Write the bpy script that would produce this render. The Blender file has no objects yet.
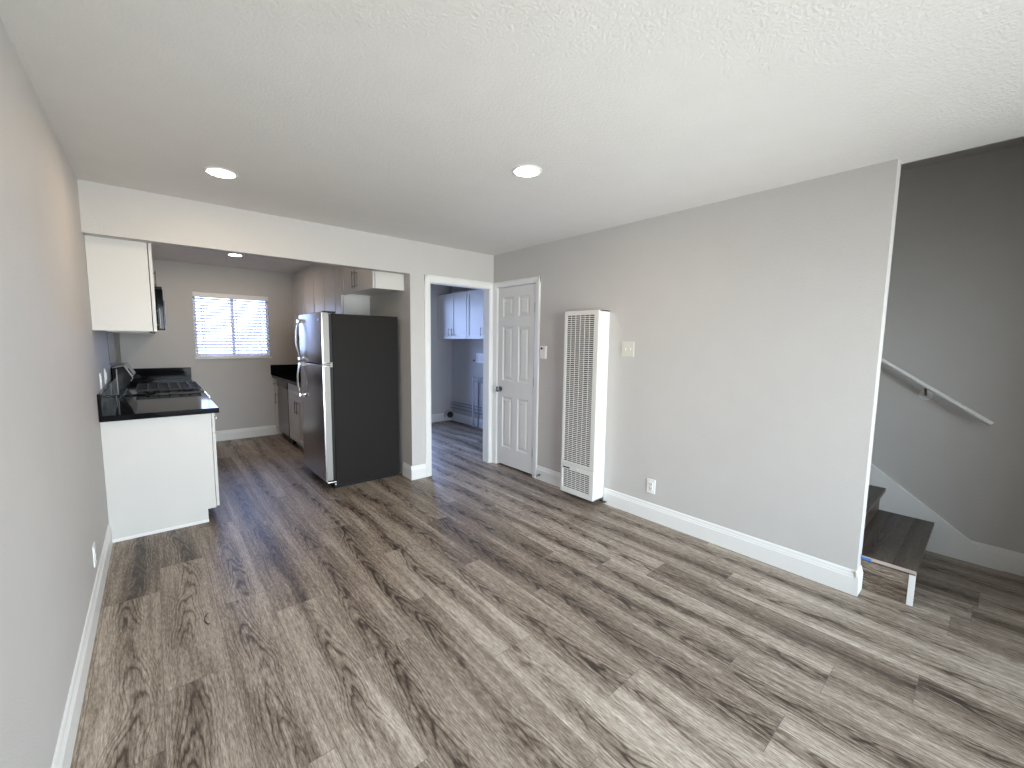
import bpy, bmesh, math, random
from mathutils import Matrix, Vector
random.seed(7)
S = bpy.context.scene
COL = S.collection

# ------------------------------------------------------------------ camera
cam_d = bpy.data.cameras.new('camera')
cam = bpy.data.objects.new('camera', cam_d)
COL.objects.link(cam)
Rv = Vector((0.75898318, -0.65098206, 0.01291821))
Uv = Vector((0.05538446, 0.08431597, 0.99489868))
Fv = Vector((0.64875041, 0.7543959, -0.10004869))
M4 = Matrix(((Rv.x, Uv.x, -Fv.x, 0), (Rv.y, Uv.y, -Fv.y, 0), (Rv.z, Uv.z, -Fv.z, 1.4491), (0, 0, 0, 1)))
cam.matrix_world = M4
cam_d.sensor_width = 36
cam_d.sensor_fit = 'HORIZONTAL'
cam_d.lens = 417.175 / 1024 * 36
cam_d.clip_start = 0.02
S.camera = cam

# ------------------------------------------------------------------ world: daylight
W = bpy.data.worlds.new('world'); S.world = W; W.use_nodes = True
nt = W.node_tree; nt.nodes.clear()
wo = nt.nodes.new('ShaderNodeOutputWorld'); bg = nt.nodes.new('ShaderNodeBackground')
tc = nt.nodes.new('ShaderNodeTexCoord'); sx = nt.nodes.new('ShaderNodeSeparateXYZ')
mr = nt.nodes.new('ShaderNodeMapRange'); rp = nt.nodes.new('ShaderNodeValToRGB')
nt.links.new(tc.outputs['Generated'], sx.inputs[0]); nt.links.new(sx.outputs['Z'], mr.inputs['Value'])
mr.inputs['From Min'].default_value = -1; mr.inputs['From Max'].default_value = 1
nt.links.new(mr.outputs[0], rp.inputs[0]); nt.links.new(rp.outputs[0], bg.inputs[0]); nt.links.new(bg.outputs[0], wo.inputs[0])
e = rp.color_ramp.elements
e[0].position = 0.0; e[0].color = (.54, .53, .50, 1)
e[1].position = 1.0; e[1].color = (.60, .76, 1.0, 1)
for pos, c in ((.47, (.66, .66, .64, 1)), (.52, (.88, .94, 1.0, 1)), (.7, (.80, .90, 1.0, 1))):
    n = e.new(pos); n.color = c
# the sun stands on the front side of the house: the sky behind it (+y) is much dimmer and bluer
my = nt.nodes.new('ShaderNodeMapRange'); nt.links.new(sx.outputs['Y'], my.inputs['Value'])
my.inputs['From Min'].default_value = -.1; my.inputs['From Max'].default_value = .45; my.inputs['To Min'].default_value = 0; my.inputs['To Max'].default_value = 1
tm = nt.nodes.new('ShaderNodeMix'); tm.data_type = 'RGBA'
tm.inputs[6].default_value = (11.0, 11.0, 11.0, 1); tm.inputs[7].default_value = (3.3, 4.1, 6.8, 1)
mm = nt.nodes.new('ShaderNodeVectorMath'); mm.operation = 'MULTIPLY'
nt.links.new(my.outputs[0], tm.inputs[0]); nt.links.new(tm.outputs[2], mm.inputs[0]); nt.links.new(rp.outputs[0], mm.inputs[1])
nt.links.new(mm.outputs[0], bg.inputs[0])
bg.inputs['Strength'].default_value = 1.0

S.view_settings.view_transform = 'Standard'
S.view_settings.look = 'None'
S.view_settings.gamma = 1.0
S.view_settings.use_curve_mapping = False
S.view_settings.exposure = 1.12
S.cycles.use_denoising = True
S.cycles.max_bounces = 14
S.cycles.diffuse_bounces = 10
S.cycles.glossy_bounces = 5
S.cycles.transparent_max_bounces = 12
S.cycles.sample_clamp_indirect = 12
S.cycles.caustics_reflective = False
S.cycles.caustics_refractive = False

def portal(name, loc, rot, sx_, sy_):
    d = bpy.data.lights.new(name, 'AREA'); d.shape = 'RECTANGLE'; d.size = sx_; d.size_y = sy_
    d.cycles.is_portal = True
    o = bpy.data.objects.new(name, d); COL.objects.link(o); o.location = loc; o.rotation_euler = rot
    return o

# main dimensions (metres)
XL, XR, YB, YE = -0.305, 3.046, 3.895, 0.435     # left wall, right wall, header wall, end of right wall
YB2 = 4.000                                       # back of header wall
H = 2.44
ZB = 2.115
XP = 1.988
YK = 7.097
YF = -1.60
XS = 4.156
XRB = 3.152
LX, LY = 4.138, 6.506
FW = (-0.05, 2.95, 0.08, 2.12)                     # front window x0 x1 z0 z1
KW = (0.437, 1.335, 1.185, 2.068)                 # kitchen window
LW = (2.18, 3.68, 0.08, 2.22)                     # laundry window
# portals face into the rooms (area lights shine along their local -Z)
portal('front_window_portal', ((FW[0]+FW[1])/2, YF-0.01, (FW[2]+FW[3])/2), (math.radians(90), 0, 0), FW[1]-FW[0], FW[3]-FW[2])
portal('kitchen_window_portal', ((KW[0]+KW[1])/2, YK+0.11, (KW[2]+KW[3])/2), (math.radians(-90), 0, 0), KW[1]-KW[0], KW[3]-KW[2])
portal('laundry_window_portal', ((LW[0]+LW[1])/2, LY+0.11, (LW[2]+LW[3])/2), (math.radians(-90), 0, 0), LW[1]-LW[0], LW[3]-LW[2])

# ------------------------------------------------------------------ materials
def mat(name, col, rough=.5, metal=0, spec=.5, bump=None, coat=0, var=None):
    """principled material with a little procedural variation; bump = (scale, strength, distance)"""
    m = bpy.data.materials.new(name); m.use_nodes = True
    nt = m.node_tree; b = nt.nodes['Principled BSDF']
    b.inputs['Base Color'].default_value = (*col, 1); b.inputs['Roughness'].default_value = rough
    b.inputs['Metallic'].default_value = metal; b.inputs['Specular IOR Level'].default_value = spec
    b.inputs['Coat Weight'].default_value = coat
    tc = nt.nodes.new('ShaderNodeTexCoord')
    n = nt.nodes.new('ShaderNodeTexNoise'); n.inputs['Scale'].default_value = var[0] if var else 6
    n.inputs['Detail'].default_value = 3
    nt.links.new(tc.outputs['Object'], n.inputs['Vector'])
    k = var[1] if var else .03
    mx = nt.nodes.new('ShaderNodeMix'); mx.data_type = 'RGBA'
    mx.inputs[6].default_value = (*[c*(1-k) for c in col], 1); mx.inputs[7].default_value = (*[min(1, c*(1+k)) for c in col], 1)
    nt.links.new(n.outputs['Fac'], mx.inputs[0]); nt.links.new(mx.outputs[2], b.inputs['Base Color'])
    if bump:
        nb = nt.nodes.new('ShaderNodeTexNoise'); nb.inputs['Scale'].default_value = bump[0]; nb.inputs['Detail'].default_value = 4
        nb.inputs['Roughness'].default_value = .6
        bp = nt.nodes.new('ShaderNodeBump'); bp.inputs['Strength'].default_value = bump[1]; bp.inputs['Distance'].default_value = bump[2]
        nt.links.new(tc.outputs['Object'], nb.inputs['Vector'])
        nt.links.new(nb.outputs['Fac'], bp.inputs['Height']); nt.links.new(bp.outputs[0], b.inputs['Normal'])
    return m

def emit(name, col, s):
    m = bpy.data.materials.new(name); m.use_nodes = True
    nt = m.node_tree; b = nt.nodes['Principled BSDF']
    b.inputs['Base Color'].default_value = (*col, 1)
    b.inputs['Emission Color'].default_value = (*col, 1); b.inputs['Emission Strength'].default_value = s
    return m

def glass_mat():
    m = bpy.data.materials.new('window_glass'); m.use_nodes = True
    nt = m.node_tree; nt.nodes.clear()
    o = nt.nodes.new('ShaderNodeOutputMaterial'); t = nt.nodes.new('ShaderNodeBsdfTransparent'); g = nt.nodes.new('ShaderNodeBsdfGlossy')
    t.inputs[0].default_value = (.93, .96, .97, 1); g.inputs['Roughness'].default_value = .02
    f = nt.nodes.new('ShaderNodeFresnel'); f.inputs[0].default_value = 1.45
    mx = nt.nodes.new('ShaderNodeMixShader')
    nt.links.new(f.outputs[0], mx.inputs[0]); nt.links.new(t.outputs[0], mx.inputs[1]); nt.links.new(g.outputs[0], mx.inputs[2])
    nt.links.new(mx.outputs[0], o.inputs[0])
    return m

def slat_mat():
    m = bpy.data.materials.new('blind_slats'); m.use_nodes = True
    nt = m.node_tree; nt.nodes.clear()
    o = nt.nodes.new('ShaderNodeOutputMaterial'); d = nt.nodes.new('ShaderNodeBsdfDiffuse'); t = nt.nodes.new('ShaderNodeBsdfTranslucent')
    d.inputs[0].default_value = (.84, .84, .88, 1); t.inputs[0].default_value = (.82, .82, .9, 1)
    mx = nt.nodes.new('ShaderNodeMixShader'); mx.inputs[0].default_value = .15
    nt.links.new(d.outputs[0], mx.inputs[1]); nt.links.new(t.outputs[0], mx.inputs[2]); nt.links.new(mx.outputs[0], o.inputs[0])
    return m

def math_node(nt, op, a=None, b=None, c=None):
    n = nt.nodes.new('ShaderNodeMath'); n.operation = op
    for i, v in enumerate((a, b, c)):
        if v is None: continue
        if isinstance(v, (int, float)): n.inputs[i].default_value = v
        else: nt.links.new(v, n.inputs[i])
    return n.outputs[0]

def wood_mat(name, tint=(1, 1, 1), rough=.42):
    """grey oak vinyl plank. uv = metres inside the plank (u across, v along); attribute 'plank' = random r,g,b; uv2 = plank width/length for seams"""
    m = bpy.data.materials.new(name); m.use_nodes = True
    nt = m.node_tree; b = nt.nodes['Principled BSDF']; L = nt.links.new
    uv = nt.nodes.new('ShaderNodeUVMap'); uv.uv_map = 'in_plank'
    su = nt.nodes.new('ShaderNodeSeparateXYZ'); L(uv.outputs[0], su.inputs[0]); U, V = su.outputs[0], su.outputs[1]
    uv2 = nt.nodes.new('ShaderNodeUVMap'); uv2.uv_map = 'from_edge'
    s2 = nt.nodes.new('ShaderNodeSeparateXYZ'); L(uv2.outputs[0], s2.inputs[0])
    at = nt.nodes.new('ShaderNodeAttribute'); at.attribute_name = 'plank'
    sc = nt.nodes.new('ShaderNodeSeparateColor'); L(at.outputs['Color'], sc.inputs[0])
    r1, r2, r3 = sc.outputs[0], sc.outputs[1], sc.outputs[2]
    def coord(su_, sv_, off):
        c = nt.nodes.new('ShaderNodeCombineXYZ')
        L(math_node(nt, 'MULTIPLY_ADD', U, su_, math_node(nt, 'MULTIPLY', r1, 37.0 + off)), c.inputs[0])
        L(math_node(nt, 'MULTIPLY_ADD', V, sv_, math_node(nt, 'MULTIPLY', r2, 53.0 + off)), c.inputs[1])
        L(math_node(nt, 'MULTIPLY', r3, 19.0 + off), c.inputs[2])
        return c.outputs[0]
    def noise(co, scale=1, det=3, ro=.5):
        n = nt.nodes.new('ShaderNodeTexNoise'); n.inputs['Scale'].default_value = scale; n.inputs['Detail'].default_value = det
        n.inputs['Roughness'].default_value = ro; L(co, n.inputs['Vector']); return n.outputs['Fac']
    fine = noise(coord(200, 24.0, 5), 1, 4, .72)
    med = noise(coord(60, 2.6, 7), 1, 4, .65)
    streak = noise(coord(13, .7, 9), 1, 3, .55)
    # the heart of each plank: a wandering dark core with arched growth rings and knots
    wander = math_node(nt, 'MULTIPLY_ADD', noise(coord(.01, 1.1, 15), 1, 2, .5), .26, -.13 + .116)
    du = math_node(nt, 'SUBTRACT', U, wander)
    q = math_node(nt, 'POWER', math_node(nt, 'ABSOLUTE', math_node(nt, 'DIVIDE', du, .030)), 2.0)
    core = math_node(nt, 'EXPONENT', math_node(nt, 'MULTIPLY', q, -.6))
    wide = math_node(nt, 'EXPONENT', math_node(nt, 'MULTIPLY', q, -.16))
    fld = math_node(nt, 'MULTIPLY_ADD', V, 11.0, math_node(nt, 'ADD', math_node(nt, 'MULTIPLY', q, 1.5), math_node(nt, 'MULTIPLY', noise(coord(22, 3.4, 17), 1, 3, .55), 5.0)))
    rings = math_node(nt, 'POWER', math_node(nt, 'PINGPONG', fld, 1.0), 3.0)
    rmask = nt.nodes.new('ShaderNodeMapRange'); L(noise(coord(3, 1.6, 11), 1, 2), rmask.inputs[0])
    rmask.inputs[1].default_value = .36; rmask.inputs[2].default_value = .52
    ra = math_node(nt, 'MULTIPLY', math_node(nt, 'MULTIPLY', rings, rmask.outputs[0]), wide)
    km = nt.nodes.new('ShaderNodeMapRange'); L(noise(coord(20, 6.5, 13), 1, 1, .3), km.inputs[0]); km.inputs[1].default_value = .66; km.inputs[2].default_value = .80
    kn = math_node(nt, 'MULTIPLY', km.outputs[0], core)
    v = math_node(nt, 'MULTIPLY_ADD', fine, 1.3, -.65)
    v = math_node(nt, 'ADD', v, math_node(nt, 'MULTIPLY_ADD', med, .70, -.35))
    v = math_node(nt, 'ADD', v, math_node(nt, 'MULTIPLY_ADD', streak, .70, -.35))
    v = math_node(nt, 'SUBTRACT', v, math_node(nt, 'MULTIPLY', ra, .46))
    v = math_node(nt, 'SUBTRACT', v, math_node(nt, 'MULTIPLY', core, .16))
    v = math_node(nt, 'SUBTRACT', v, math_node(nt, 'MULTIPLY', kn, .34))
    v = math_node(nt, 'ADD', v, math_node(nt, 'MULTIPLY_ADD', r3, .22, -.11))
    v = math_node(nt, 'ADD', v, .56)
    cr = nt.nodes.new('ShaderNodeValToRGB'); L(v, cr.inputs[0]); el = cr.color_ramp.elements
    def C(r, g, b_): return (r*tint[0], g*tint[1], b_*tint[2], 1)
    el[0].position = .0; el[0].color = C(.036, .027, .021)
    el[1].position = 1.0; el[1].color = C(.60, .52, .435)
    for p_, c_ in ((.22, C(.090, .065, .048)), (.5, C(.232, .184, .143)), (.75, C(.40, .338, .277))):
        q = el.new(p_); q.color = c_
    # seams
    seam = math_node(nt, 'MINIMUM', s2.outputs[0], s2.outputs[1])
    sm = nt.nodes.new('ShaderNodeMapRange'); L(seam, sm.inputs[0]); sm.inputs[1].default_value = .0002; sm.inputs[2].default_value = .0016
    mx = nt.nodes.new('ShaderNodeMix'); mx.data_type = 'RGBA'; L(sm.outputs[0], mx.inputs[0])
    mx.inputs[6].default_value = C(.12, .10, .085); L(cr.outputs[0], mx.inputs[7])
    L(mx.outputs[2], b.inputs['Base Color'])
    ro = math_node(nt, 'MULTIPLY_ADD', fine, .16, rough - .08); L(ro, b.inputs['Roughness'])
    b.inputs['Specular IOR Level'].default_value = .30
    bp = nt.nodes.new('ShaderNodeBump'); bp.inputs['Strength'].default_value = .25; bp.inputs['Distance'].default_value = .002
    L(math_node(nt, 'MULTIPLY', math_node(nt, 'ADD', fine, math_node(nt, 'MULTIPLY', rings, .3)), sm.outputs[0]), bp.inputs['Height'])
    L(bp.outputs[0], b.inputs['Normal'])
    return m

PAINT = mat('grey_wall_paint', (.53, .510, .494), .62, spec=.3, bump=(105, .4, .006))
CEIL = mat('textured_ceiling_paint', (.72, .70, .68), .8, spec=.2, bump=(88, .5, .007))
TRIM = mat('white_trim_paint', (.755, .75, .735), .35, spec=.45)
DOORP = mat('white_door_paint', (.70, .69, .67), .42, spec=.4)
CABW = mat('white_cabinet_laminate', (.60, .583, .56), .38, spec=.45)
CABIN = mat('cabinet_underside', (.50, .47, .43), .6)
BLACKQ = mat('black_polished_countertop', (.006, .006, .008), .07, spec=.07, var=(180, .5))
STEEL = mat('brushed_stainless', (.40, .385, .40), .27, metal=1, var=(30, .06))
STEELD = mat('dark_stainless', (.20, .185, .18), .30, metal=1, var=(30, .06))
CHROME = mat('polished_chrome', (.75, .75, .76), .14, metal=1)
NICKEL = mat('dark_nickel', (.22, .20, .185), .3, metal=1)
SILVER = mat('satin_silver_edge', (.30, .29, .275), .5, metal=.35)
FRSIDE = mat('charcoal_textured_steel', (.016, .014, .0135), .55, spec=.12, bump=(300, .2, .001))
BLACK = mat('black_plastic', (.010, .010, .010), .45, spec=.25)
BLACKG = mat('black_glass', (.005, .005, .006), .08, spec=.15)
IRON = mat('cast_iron', (.015, .015, .016), .55, bump=(90, .2, .002))
HEATW = mat('cream_enamelled_steel', (.71, .70, .67), .36, spec=.45)
HEATSHADE = mat('heater_slot_shade', (.03, .028, .027), .7)  # near-black colour supplies the shade between the louvre bars
PLATE = mat('white_plastic_plate', (.80, .79, .77), .35)
IVORY = mat('ivory_plastic_plate', (.62, .61, .55), .5)
SLOT = mat('dark_socket_slots', (.03, .03, .03), .6)
RAILP = mat('painted_handrail', (.72, .71, .70), .3, spec=.6)
BRKT = mat('dark_bronze_bracket', (.09, .08, .075), .35, metal=.7)
PALEBR = mat('lit_edge_and_strap', (.42, .34, .30), .55, var=(25, .15), bump=(120, .2, .001))  # light on the stair edge is in this colour; duct strap shares it
TAPE = mat('blue_painters_tape', (.03, .17, .52), .6)
PIPE = mat('painted_pipe', (.62, .62, .66), .4)
PIPED = mat('grey_pipe', (.23, .24, .30), .4)
PANELM = mat('dark_metal_panel', (.10, .095, .10), .22, metal=.9)
KNOBM = mat('polished_dark_nickel', (.34, .30, .27), .16, metal=1)
DUCT = mat('galvanised_duct', (.46, .43, .40), .35, metal=.6)
DUCTSHADE = mat('painted_duct_shade', (.012, .010, .009), .8)  # shade inside the duct, painted as near-black
CORD = mat('blind_cord', (.40, .38, .50), .7)
GLASS = glass_mat()
SLAT = slat_mat()
LENS = emit('warm_led_lens', (1.0, .76, .53), 66.0)
FLOORM = wood_mat('grey_oak_vinyl_planks')
TREADM = wood_mat('dark_oak_stair_vinyl', (.25, .235, .225), .36)

# ------------------------------------------------------------------ mesh helpers
class MB:
    def __init__(s): s.bm = bmesh.new()
    def box(s, x0, x1, y0, y1, z0, z1, bev=0, seg=2):
        t = bmesh.new(); bmesh.ops.create_cube(t, size=1)
        for v in t.verts:
            v.co = Vector(((x0+x1)/2 + v.co.x*(x1-x0), (y0+y1)/2 + v.co.y*(y1-y0), (z0+z1)/2 + v.co.z*(z1-z0)))
        if bev: bmesh.ops.bevel(t, geom=t.edges[:], offset=bev, segments=seg, affect='EDGES', profile=.6)
        s.merge(t); return s
    def merge(s, t):
        me = bpy.data.meshes.new('tmp'); t.to_mesh(me); t.free(); s.bm.from_mesh(me); bpy.data.meshes.remove(me)
    def prism(s, pts, axis, a0, a1):
        """pts: 2D outline in the two other axes (in x,y,z order), extruded along axis from a0 to a1"""
        def P(p, a):
            q = list(p); q.insert(axis, a); return Vector(q)
        v0 = [s.bm.verts.new(P(p, a0)) for p in pts]; v1 = [s.bm.verts.new(P(p, a1)) for p in pts]
        n = len(pts)
        s.bm.faces.new(v0); s.bm.faces.new(v1[::-1])
        for i in range(n): s.bm.faces.new((v0[i], v1[i], v1[(i+1) % n], v0[(i+1) % n]))
        return s
    def cyl(s, c, axis, r, l, seg=24, r2=None, bev=0):
        t = bmesh.new(); bmesh.ops.create_cone(t, cap_ends=True, segments=seg, radius1=r, radius2=r if r2 is None else r2, depth=l)
        if bev:
            bmesh.ops.bevel(t, geom=[e_ for e_ in t.edges if len(e_.link_faces) == 2 and e_.calc_face_angle() > .8], offset=bev, segments=2, affect='EDGES')
        z = Vector(axis).normalized(); q = Vector((0, 0, 1)).rotation_difference(z)
        bmesh.ops.transform(t, matrix=Matrix.Translation(Vector(c)) @ q.to_matrix().to_4x4(), verts=t.verts)
        s.merge(t); return s
    def tube(s, pts, r, seg=12, closed=False):
        """round tube through points"""
        pts = [Vector(p) for p in pts]; n = len(pts); rings = []
        up = None
        for i, p in enumerate(pts):
            d = (pts[min(i+1, n-1)] - pts[max(i-1, 0)]).normalized()
            if up is None:
                up = Vector((0, 0, 1)) if abs(d.z) < .9 else Vector((1, 0, 0))
            a = d.cross(up).normalized(); b = a.cross(d).normalized(); up = b
            rr = r[i] if isinstance(r, (list, tuple)) else r
            rings.append([s.bm.verts.new(p + a*math.cos(2*math.pi*k/seg)*rr + b*math.sin(2*math.pi*k/seg)*rr) for k in range(seg)])
        for i in range(n-1):
            for k in range(seg):
                s.bm.faces.new((rings[i][k], rings[i][(k+1) % seg], rings[i+1][(k+1) % seg], rings[i+1][k]))
        s.bm.faces.new(rings[0][::-1]); s.bm.faces.new(rings[-1])
        return s
    def ring(s, c, r0, r1, z0, z1, seg=40):
        """flat annulus standing on z, bevelled outside"""
        prof = [(r0, z1), (r0, z0), (r1-.006, z0), (r1, z0+(z1-z0)*.6), (r1, z1)]
        rs = [[s.bm.verts.new((c[0]+p[0]*math.cos(2*math.pi*k/seg), c[1]+p[0]*math.sin(2*math.pi*k/seg), p[1])) for k in range(seg)] for p in prof]
        for i in range(len(prof)):
            a, b = rs[i], rs[(i+1) % len(prof)]
            for k in range(seg): s.bm.faces.new((a[k], a[(k+1) % seg], b[(k+1) % seg], b[k]))
        return s
    def build(s, name, m, parent=None, smooth=False, kind=None):
        bmesh.ops.recalc_face_normals(s.bm, faces=s.bm.faces[:])
        me = bpy.data.meshes.new(name); s.bm.to_mesh(me); s.bm.free()
        me.materials.append(m)
        if smooth:
            for p in me.polygons: p.use_smooth = True
            try: me.set_sharp_from_angle(angle=math.radians(35))
            except Exception: pass
        o = bpy.data.objects.new(name, me); COL.objects.link(o)
        if parent: o.parent = parent
        if kind: o['kind'] = kind
        return o

def local(o, parent):
    """keeps world-built mesh coordinates while parenting to an Empty placed at the thing's base"""
    o.parent = parent; o.matrix_parent_inverse = parent.matrix_world.inverted() if False else Matrix.Translation(-Vector(parent.location))
    return o

def thing(name, label, cat, loc, group=None):
    o = bpy.data.objects.new(name, None); COL.objects.link(o); o.location = loc
    o.empty_display_size = .1
    o['label'] = label; o['category'] = cat
    if group: o['group'] = group
    return o
def tag(o, label, cat, group=None):
    o['label'] = label; o['category'] = cat
    if group: o['group'] = group
    return o
def part(mb, name, m, parent, smooth=False, label=None):
    o = mb.build(name, m, smooth=smooth)
    root = parent
    off = Vector(root.location)
    if root.parent: off = Vector((0, 0, 0))
    o.parent = parent
    # meshes are built in world coordinates: move them into the thing's own frame
    base = Vector(parent.get('_o', (0, 0, 0))) if parent.type == 'MESH' else Vector(parent.location)
    o.data.transform(Matrix.Translation(-base)); o['_o'] = list(base)
    if label: o['label'] = label
    return o

def panel_face(mb, M, w, h, t, panels, steps):
    """slab w x h x t whose front (local +Z of M, local x = across, y = up) carries sunk or raised panels.
    panels: (x0,x1,y0,y1); steps: list of (inset, depth) rings, the last one is filled"""
    xs = sorted({0, w, *[p[0] for p in panels], *[p[1] for p in panels]}); ys = sorted({0, h, *[p[2] for p in panels], *[p[3] for p in panels]})
    bm = bmesh.new()
    V = {}
    def vt(x, y, z):
        k = (round(x, 5), round(y, 5), round(z, 5))
        if k not in V: V[k] = bm.verts.new((x, y, z))
        return V[k]
    for i in range(len(xs)-1):
        for j in range(len(ys)-1):
            cx, cy = (xs[i]+xs[i+1])/2, (ys[j]+ys[j+1])/2
            pn = next((p for p in panels if p[0] < cx < p[1] and p[2] < cy < p[3]), None)
            if pn is None: bm.faces.new([vt(xs[i], ys[j], 0), vt(xs[i+1], ys[j], 0), vt(xs[i+1], ys[j+1], 0), vt(xs[i], ys[j+1], 0)])
    for (x0, x1, y0, y1) in panels:
        # outline follows every grid vertex on the panel border
        def loop(ins, d):
            a, b, c, e_ = x0+ins, x1-ins, y0+ins, y1-ins
            return [(a, c), (b, c), (b, e_), (a, e_)], d
        prev = [vt(*p, 0) for p in ((x0, y0), (x1, y0), (x1, y1), (x0, y1))]
        for ins, d in steps:
            pts, dd = loop(ins, d); cur = [bm.verts.new((*p, -dd)) for p in pts]
            for k in range(4): bm.faces.new((prev[k], prev[(k+1) % 4], cur[(k+1) % 4], cur[k]))
            prev = cur
        bm.faces.new(prev)
    b = [bm.verts.new(p) for p in ((0, 0, -t), (w, 0, -t), (w, h, -t), (0, h, -t))]
    f = [bm.verts.new(p) for p in ((0, 0, 0), (w, 0, 0), (w, h, 0), (0, h, 0))]
    bm.faces.new(b[::-1])
    for k in range(4): bm.faces.new((f[k], b[k], b[(k+1) % 4], f[(k+1) % 4]))
    bmesh.ops.transform(bm, matrix=M, verts=bm.verts)
    mb.merge(bm)
    return mb
def facing(axis, pos, a0, z0):
    """matrix for a slab front: axis '-x' faces -x with local x running towards -y from a0; '+x' faces +x, local x towards +y"""
    if axis == '-x': return Matrix(((0, 0, -1, pos), (-1, 0, 0, a0), (0, 1, 0, z0), (0, 0, 0, 1)))
    return Matrix(((0, 0, 1, pos), (1, 0, 0, a0), (0, 1, 0, z0), (0, 0, 0, 1)))

# ------------------------------------------------------------------ floor: one mesh, a face per plank
PW, PX0, PLN = .232, .188, 1.22
def plank_mesh(mb_name, rects, m, kind=None, seed=3):
    """rects: (origin, U vector, V vector, width, length, u0, v0 offsets, trimmed edge distances)"""
    rnd = random.Random(seed)
    bm = bmesh.new(); uv = bm.loops.layers.uv.new('in_plank'); uv2 = bm.loops.layers.uv.new('from_edge')
    cl = bm.loops.layers.float_color.new('plank')
    for (P, c, k) in rects:
        # P: 3D corner list, c: matching (u,v) inside the plank with its full width k[0] and length k[1]
        n = 4
        # split in quarters so that the distance to the edge interpolates right
        u0, u1 = c[0][0], c[2][0]; v0, v1 = c[0][1], c[2][1]
        col = (rnd.random(), rnd.random(), rnd.random(), 1)
        o = Vector(P[0]); du = (Vector(P[1]) - o); dv = (Vector(P[3]) - o)
        us = sorted({u0, u1, *([k[0]/2] if u0 < k[0]/2 < u1 else [])}); vs = sorted({v0, v1, *([k[1]/2] if v0 < k[1]/2 < v1 else [])})
        for i in range(len(us)-1):
            for j in range(len(vs)-1):
                q = []
                for (a, b) in ((us[i], vs[j]), (us[i+1], vs[j]), (us[i+1], vs[j+1]), (us[i], vs[j+1])):
                    q.append((bm.verts.new(o + du*((a-u0)/(u1-u0)) + dv*((b-v0)/(v1-v0))), a, b))
                f = bm.faces.new([x[0] for x in q])
                for lp, (vv, a, b) in zip(f.loops, q):
                    lp[uv].uv = (a, b); lp[uv2].uv = (min(a, k[0]-a), min(b, k[1]-b)); lp[cl] = col
    me = bpy.data.meshes.new(mb_name); bm.to_mesh(me); bm.free(); me.materials.append(m)
    o = bpy.data.objects.new(mb_name, me); COL.objects.link(o)
    if kind: o['kind'] = kind
    return o
pin = {-2: 3.02, -1: 2.11, 0: 2.645, 1: 2.40, 2: 1.765, 3: 2.02, 4: 1.40, 5: .93, 6: .43, 7: .68}
rects = []
rr = random.Random(11)
fx0, fx1, fy0, fy1 = -.305, 4.156, YF-.12, YK
i0 = math.floor((fx0-PX0)/PW); i1 = math.ceil((fx1-PX0)/PW)
for i in range(i0, i1):
    xa, xb = PX0+i*PW, PX0+(i+1)*PW
    y = pin.get(i, rr.uniform(0, PLN)) - 4*PLN
    while y < fy1:
        ya, yb = y, y+PLN; y += PLN
        cx0, cx1, cy0, cy1 = max(xa, fx0), min(xb, fx1), max(ya, fy0), min(yb, fy1)
        if cx1 <= cx0+1e-4 or cy1 <= cy0+1e-4: continue
        rects.append(([(cx0, cy0, 0), (cx1, cy0, 0), (cx1, cy1, 0), (cx0, cy1, 0)], [(cx0-xa, cy0-ya), (cx1-xa, cy0-ya), (cx1-xa, cy1-ya), (cx0-xa, cy1-ya)], (PW, PLN)))
plank_mesh('floor', rects, FLOORM, 'structure')

# ------------------------------------------------------------------ shell
T = .12
w = MB().box(XL-T, XL, YF-T, YK+T, 0, H); w.build('wall_left', PAINT, kind='structure')
w = MB()                                                               # header wall with its openings
w.box(XL, XP, YB, YB2, ZB, H)
w.box(XP, 2.208, YB, YB2, 0, H); w.box(2.208, 2.996, YB, YB2, 2.064, H); w.box(2.996, XS+.1, YB, YB2, 0, H)
w.build('wall_back', PAINT, kind='structure')
w = MB().box(XP, 2.103, YB2, YK+T, 0, H); w.build('wall_kitchen_right', PAINT, kind='structure')
def wall_hole(name, x0, x1, y0, y1, z1, hx0, hx1, hz0, hz1):
    w = MB().box(x0, hx0, y0, y1, 0, z1).box(hx1, x1, y0, y1, 0, z1).box(hx0, hx1, y0, y1, 0, hz0).box(hx0, hx1, y0, y1, hz1, z1)
    return w.build(name, PAINT, kind='structure')
wall_hole('wall_kitchen_back', XL, XP, YK, YK+T, H, *KW)
wall_hole('wall_laundry_back', 2.103, LX+T, LY, LY+T, H, *LW)
wall_hole('wall_front', XL, XS+T, YF-T, YF, 2.95, *FW)
w = MB().box(LX, LX+T, YB2, LY, 0, H); w.build('wall_laundry_right', PAINT, kind='structure')
DY0, DY1, DZ = 3.185, 3.812, 2.068
w = MB().box(XR, XRB, YE, DY0, 0, H).box(XR, XRB, DY1, YB, 0, H).box(XR, XRB, DY0, DY1, DZ, H)
w.build('wall_right', PAINT, kind='structure')
w = MB().box(XS, XS+T, YF, YB, 0, 4.9); w.build('wall_stair', PAINT, kind='structure')
# upper part of the stair shaft beyond the low stair ceiling
w = MB().box(XRB-.1, XRB, .95, YB, H+.15, 4.9).box(XRB, XS, YB, YB2, H, 4.9).box(XRB, XS, .85, .95, 2.83, 4.9)
w.build('wall_stair_upper', PAINT, kind='structure')
w = MB().box(XL-T, XRB, YF-T, YK+T, H, H+.15); w.box(XRB, LX+T, YB2, LY+T, H, H+.15)
w.build('ceiling', CEIL, kind='structure')
w = MB().box(XRB, XS, YF, .95, 2.708, 2.83); w.box(XRB-.1, XRB, YF, .95, H+.15, 2.83); w.box(XRB, XS, .95, YB2, 4.9, 5.0)
w.build('ceiling_stair', PAINT, kind='structure')


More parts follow.
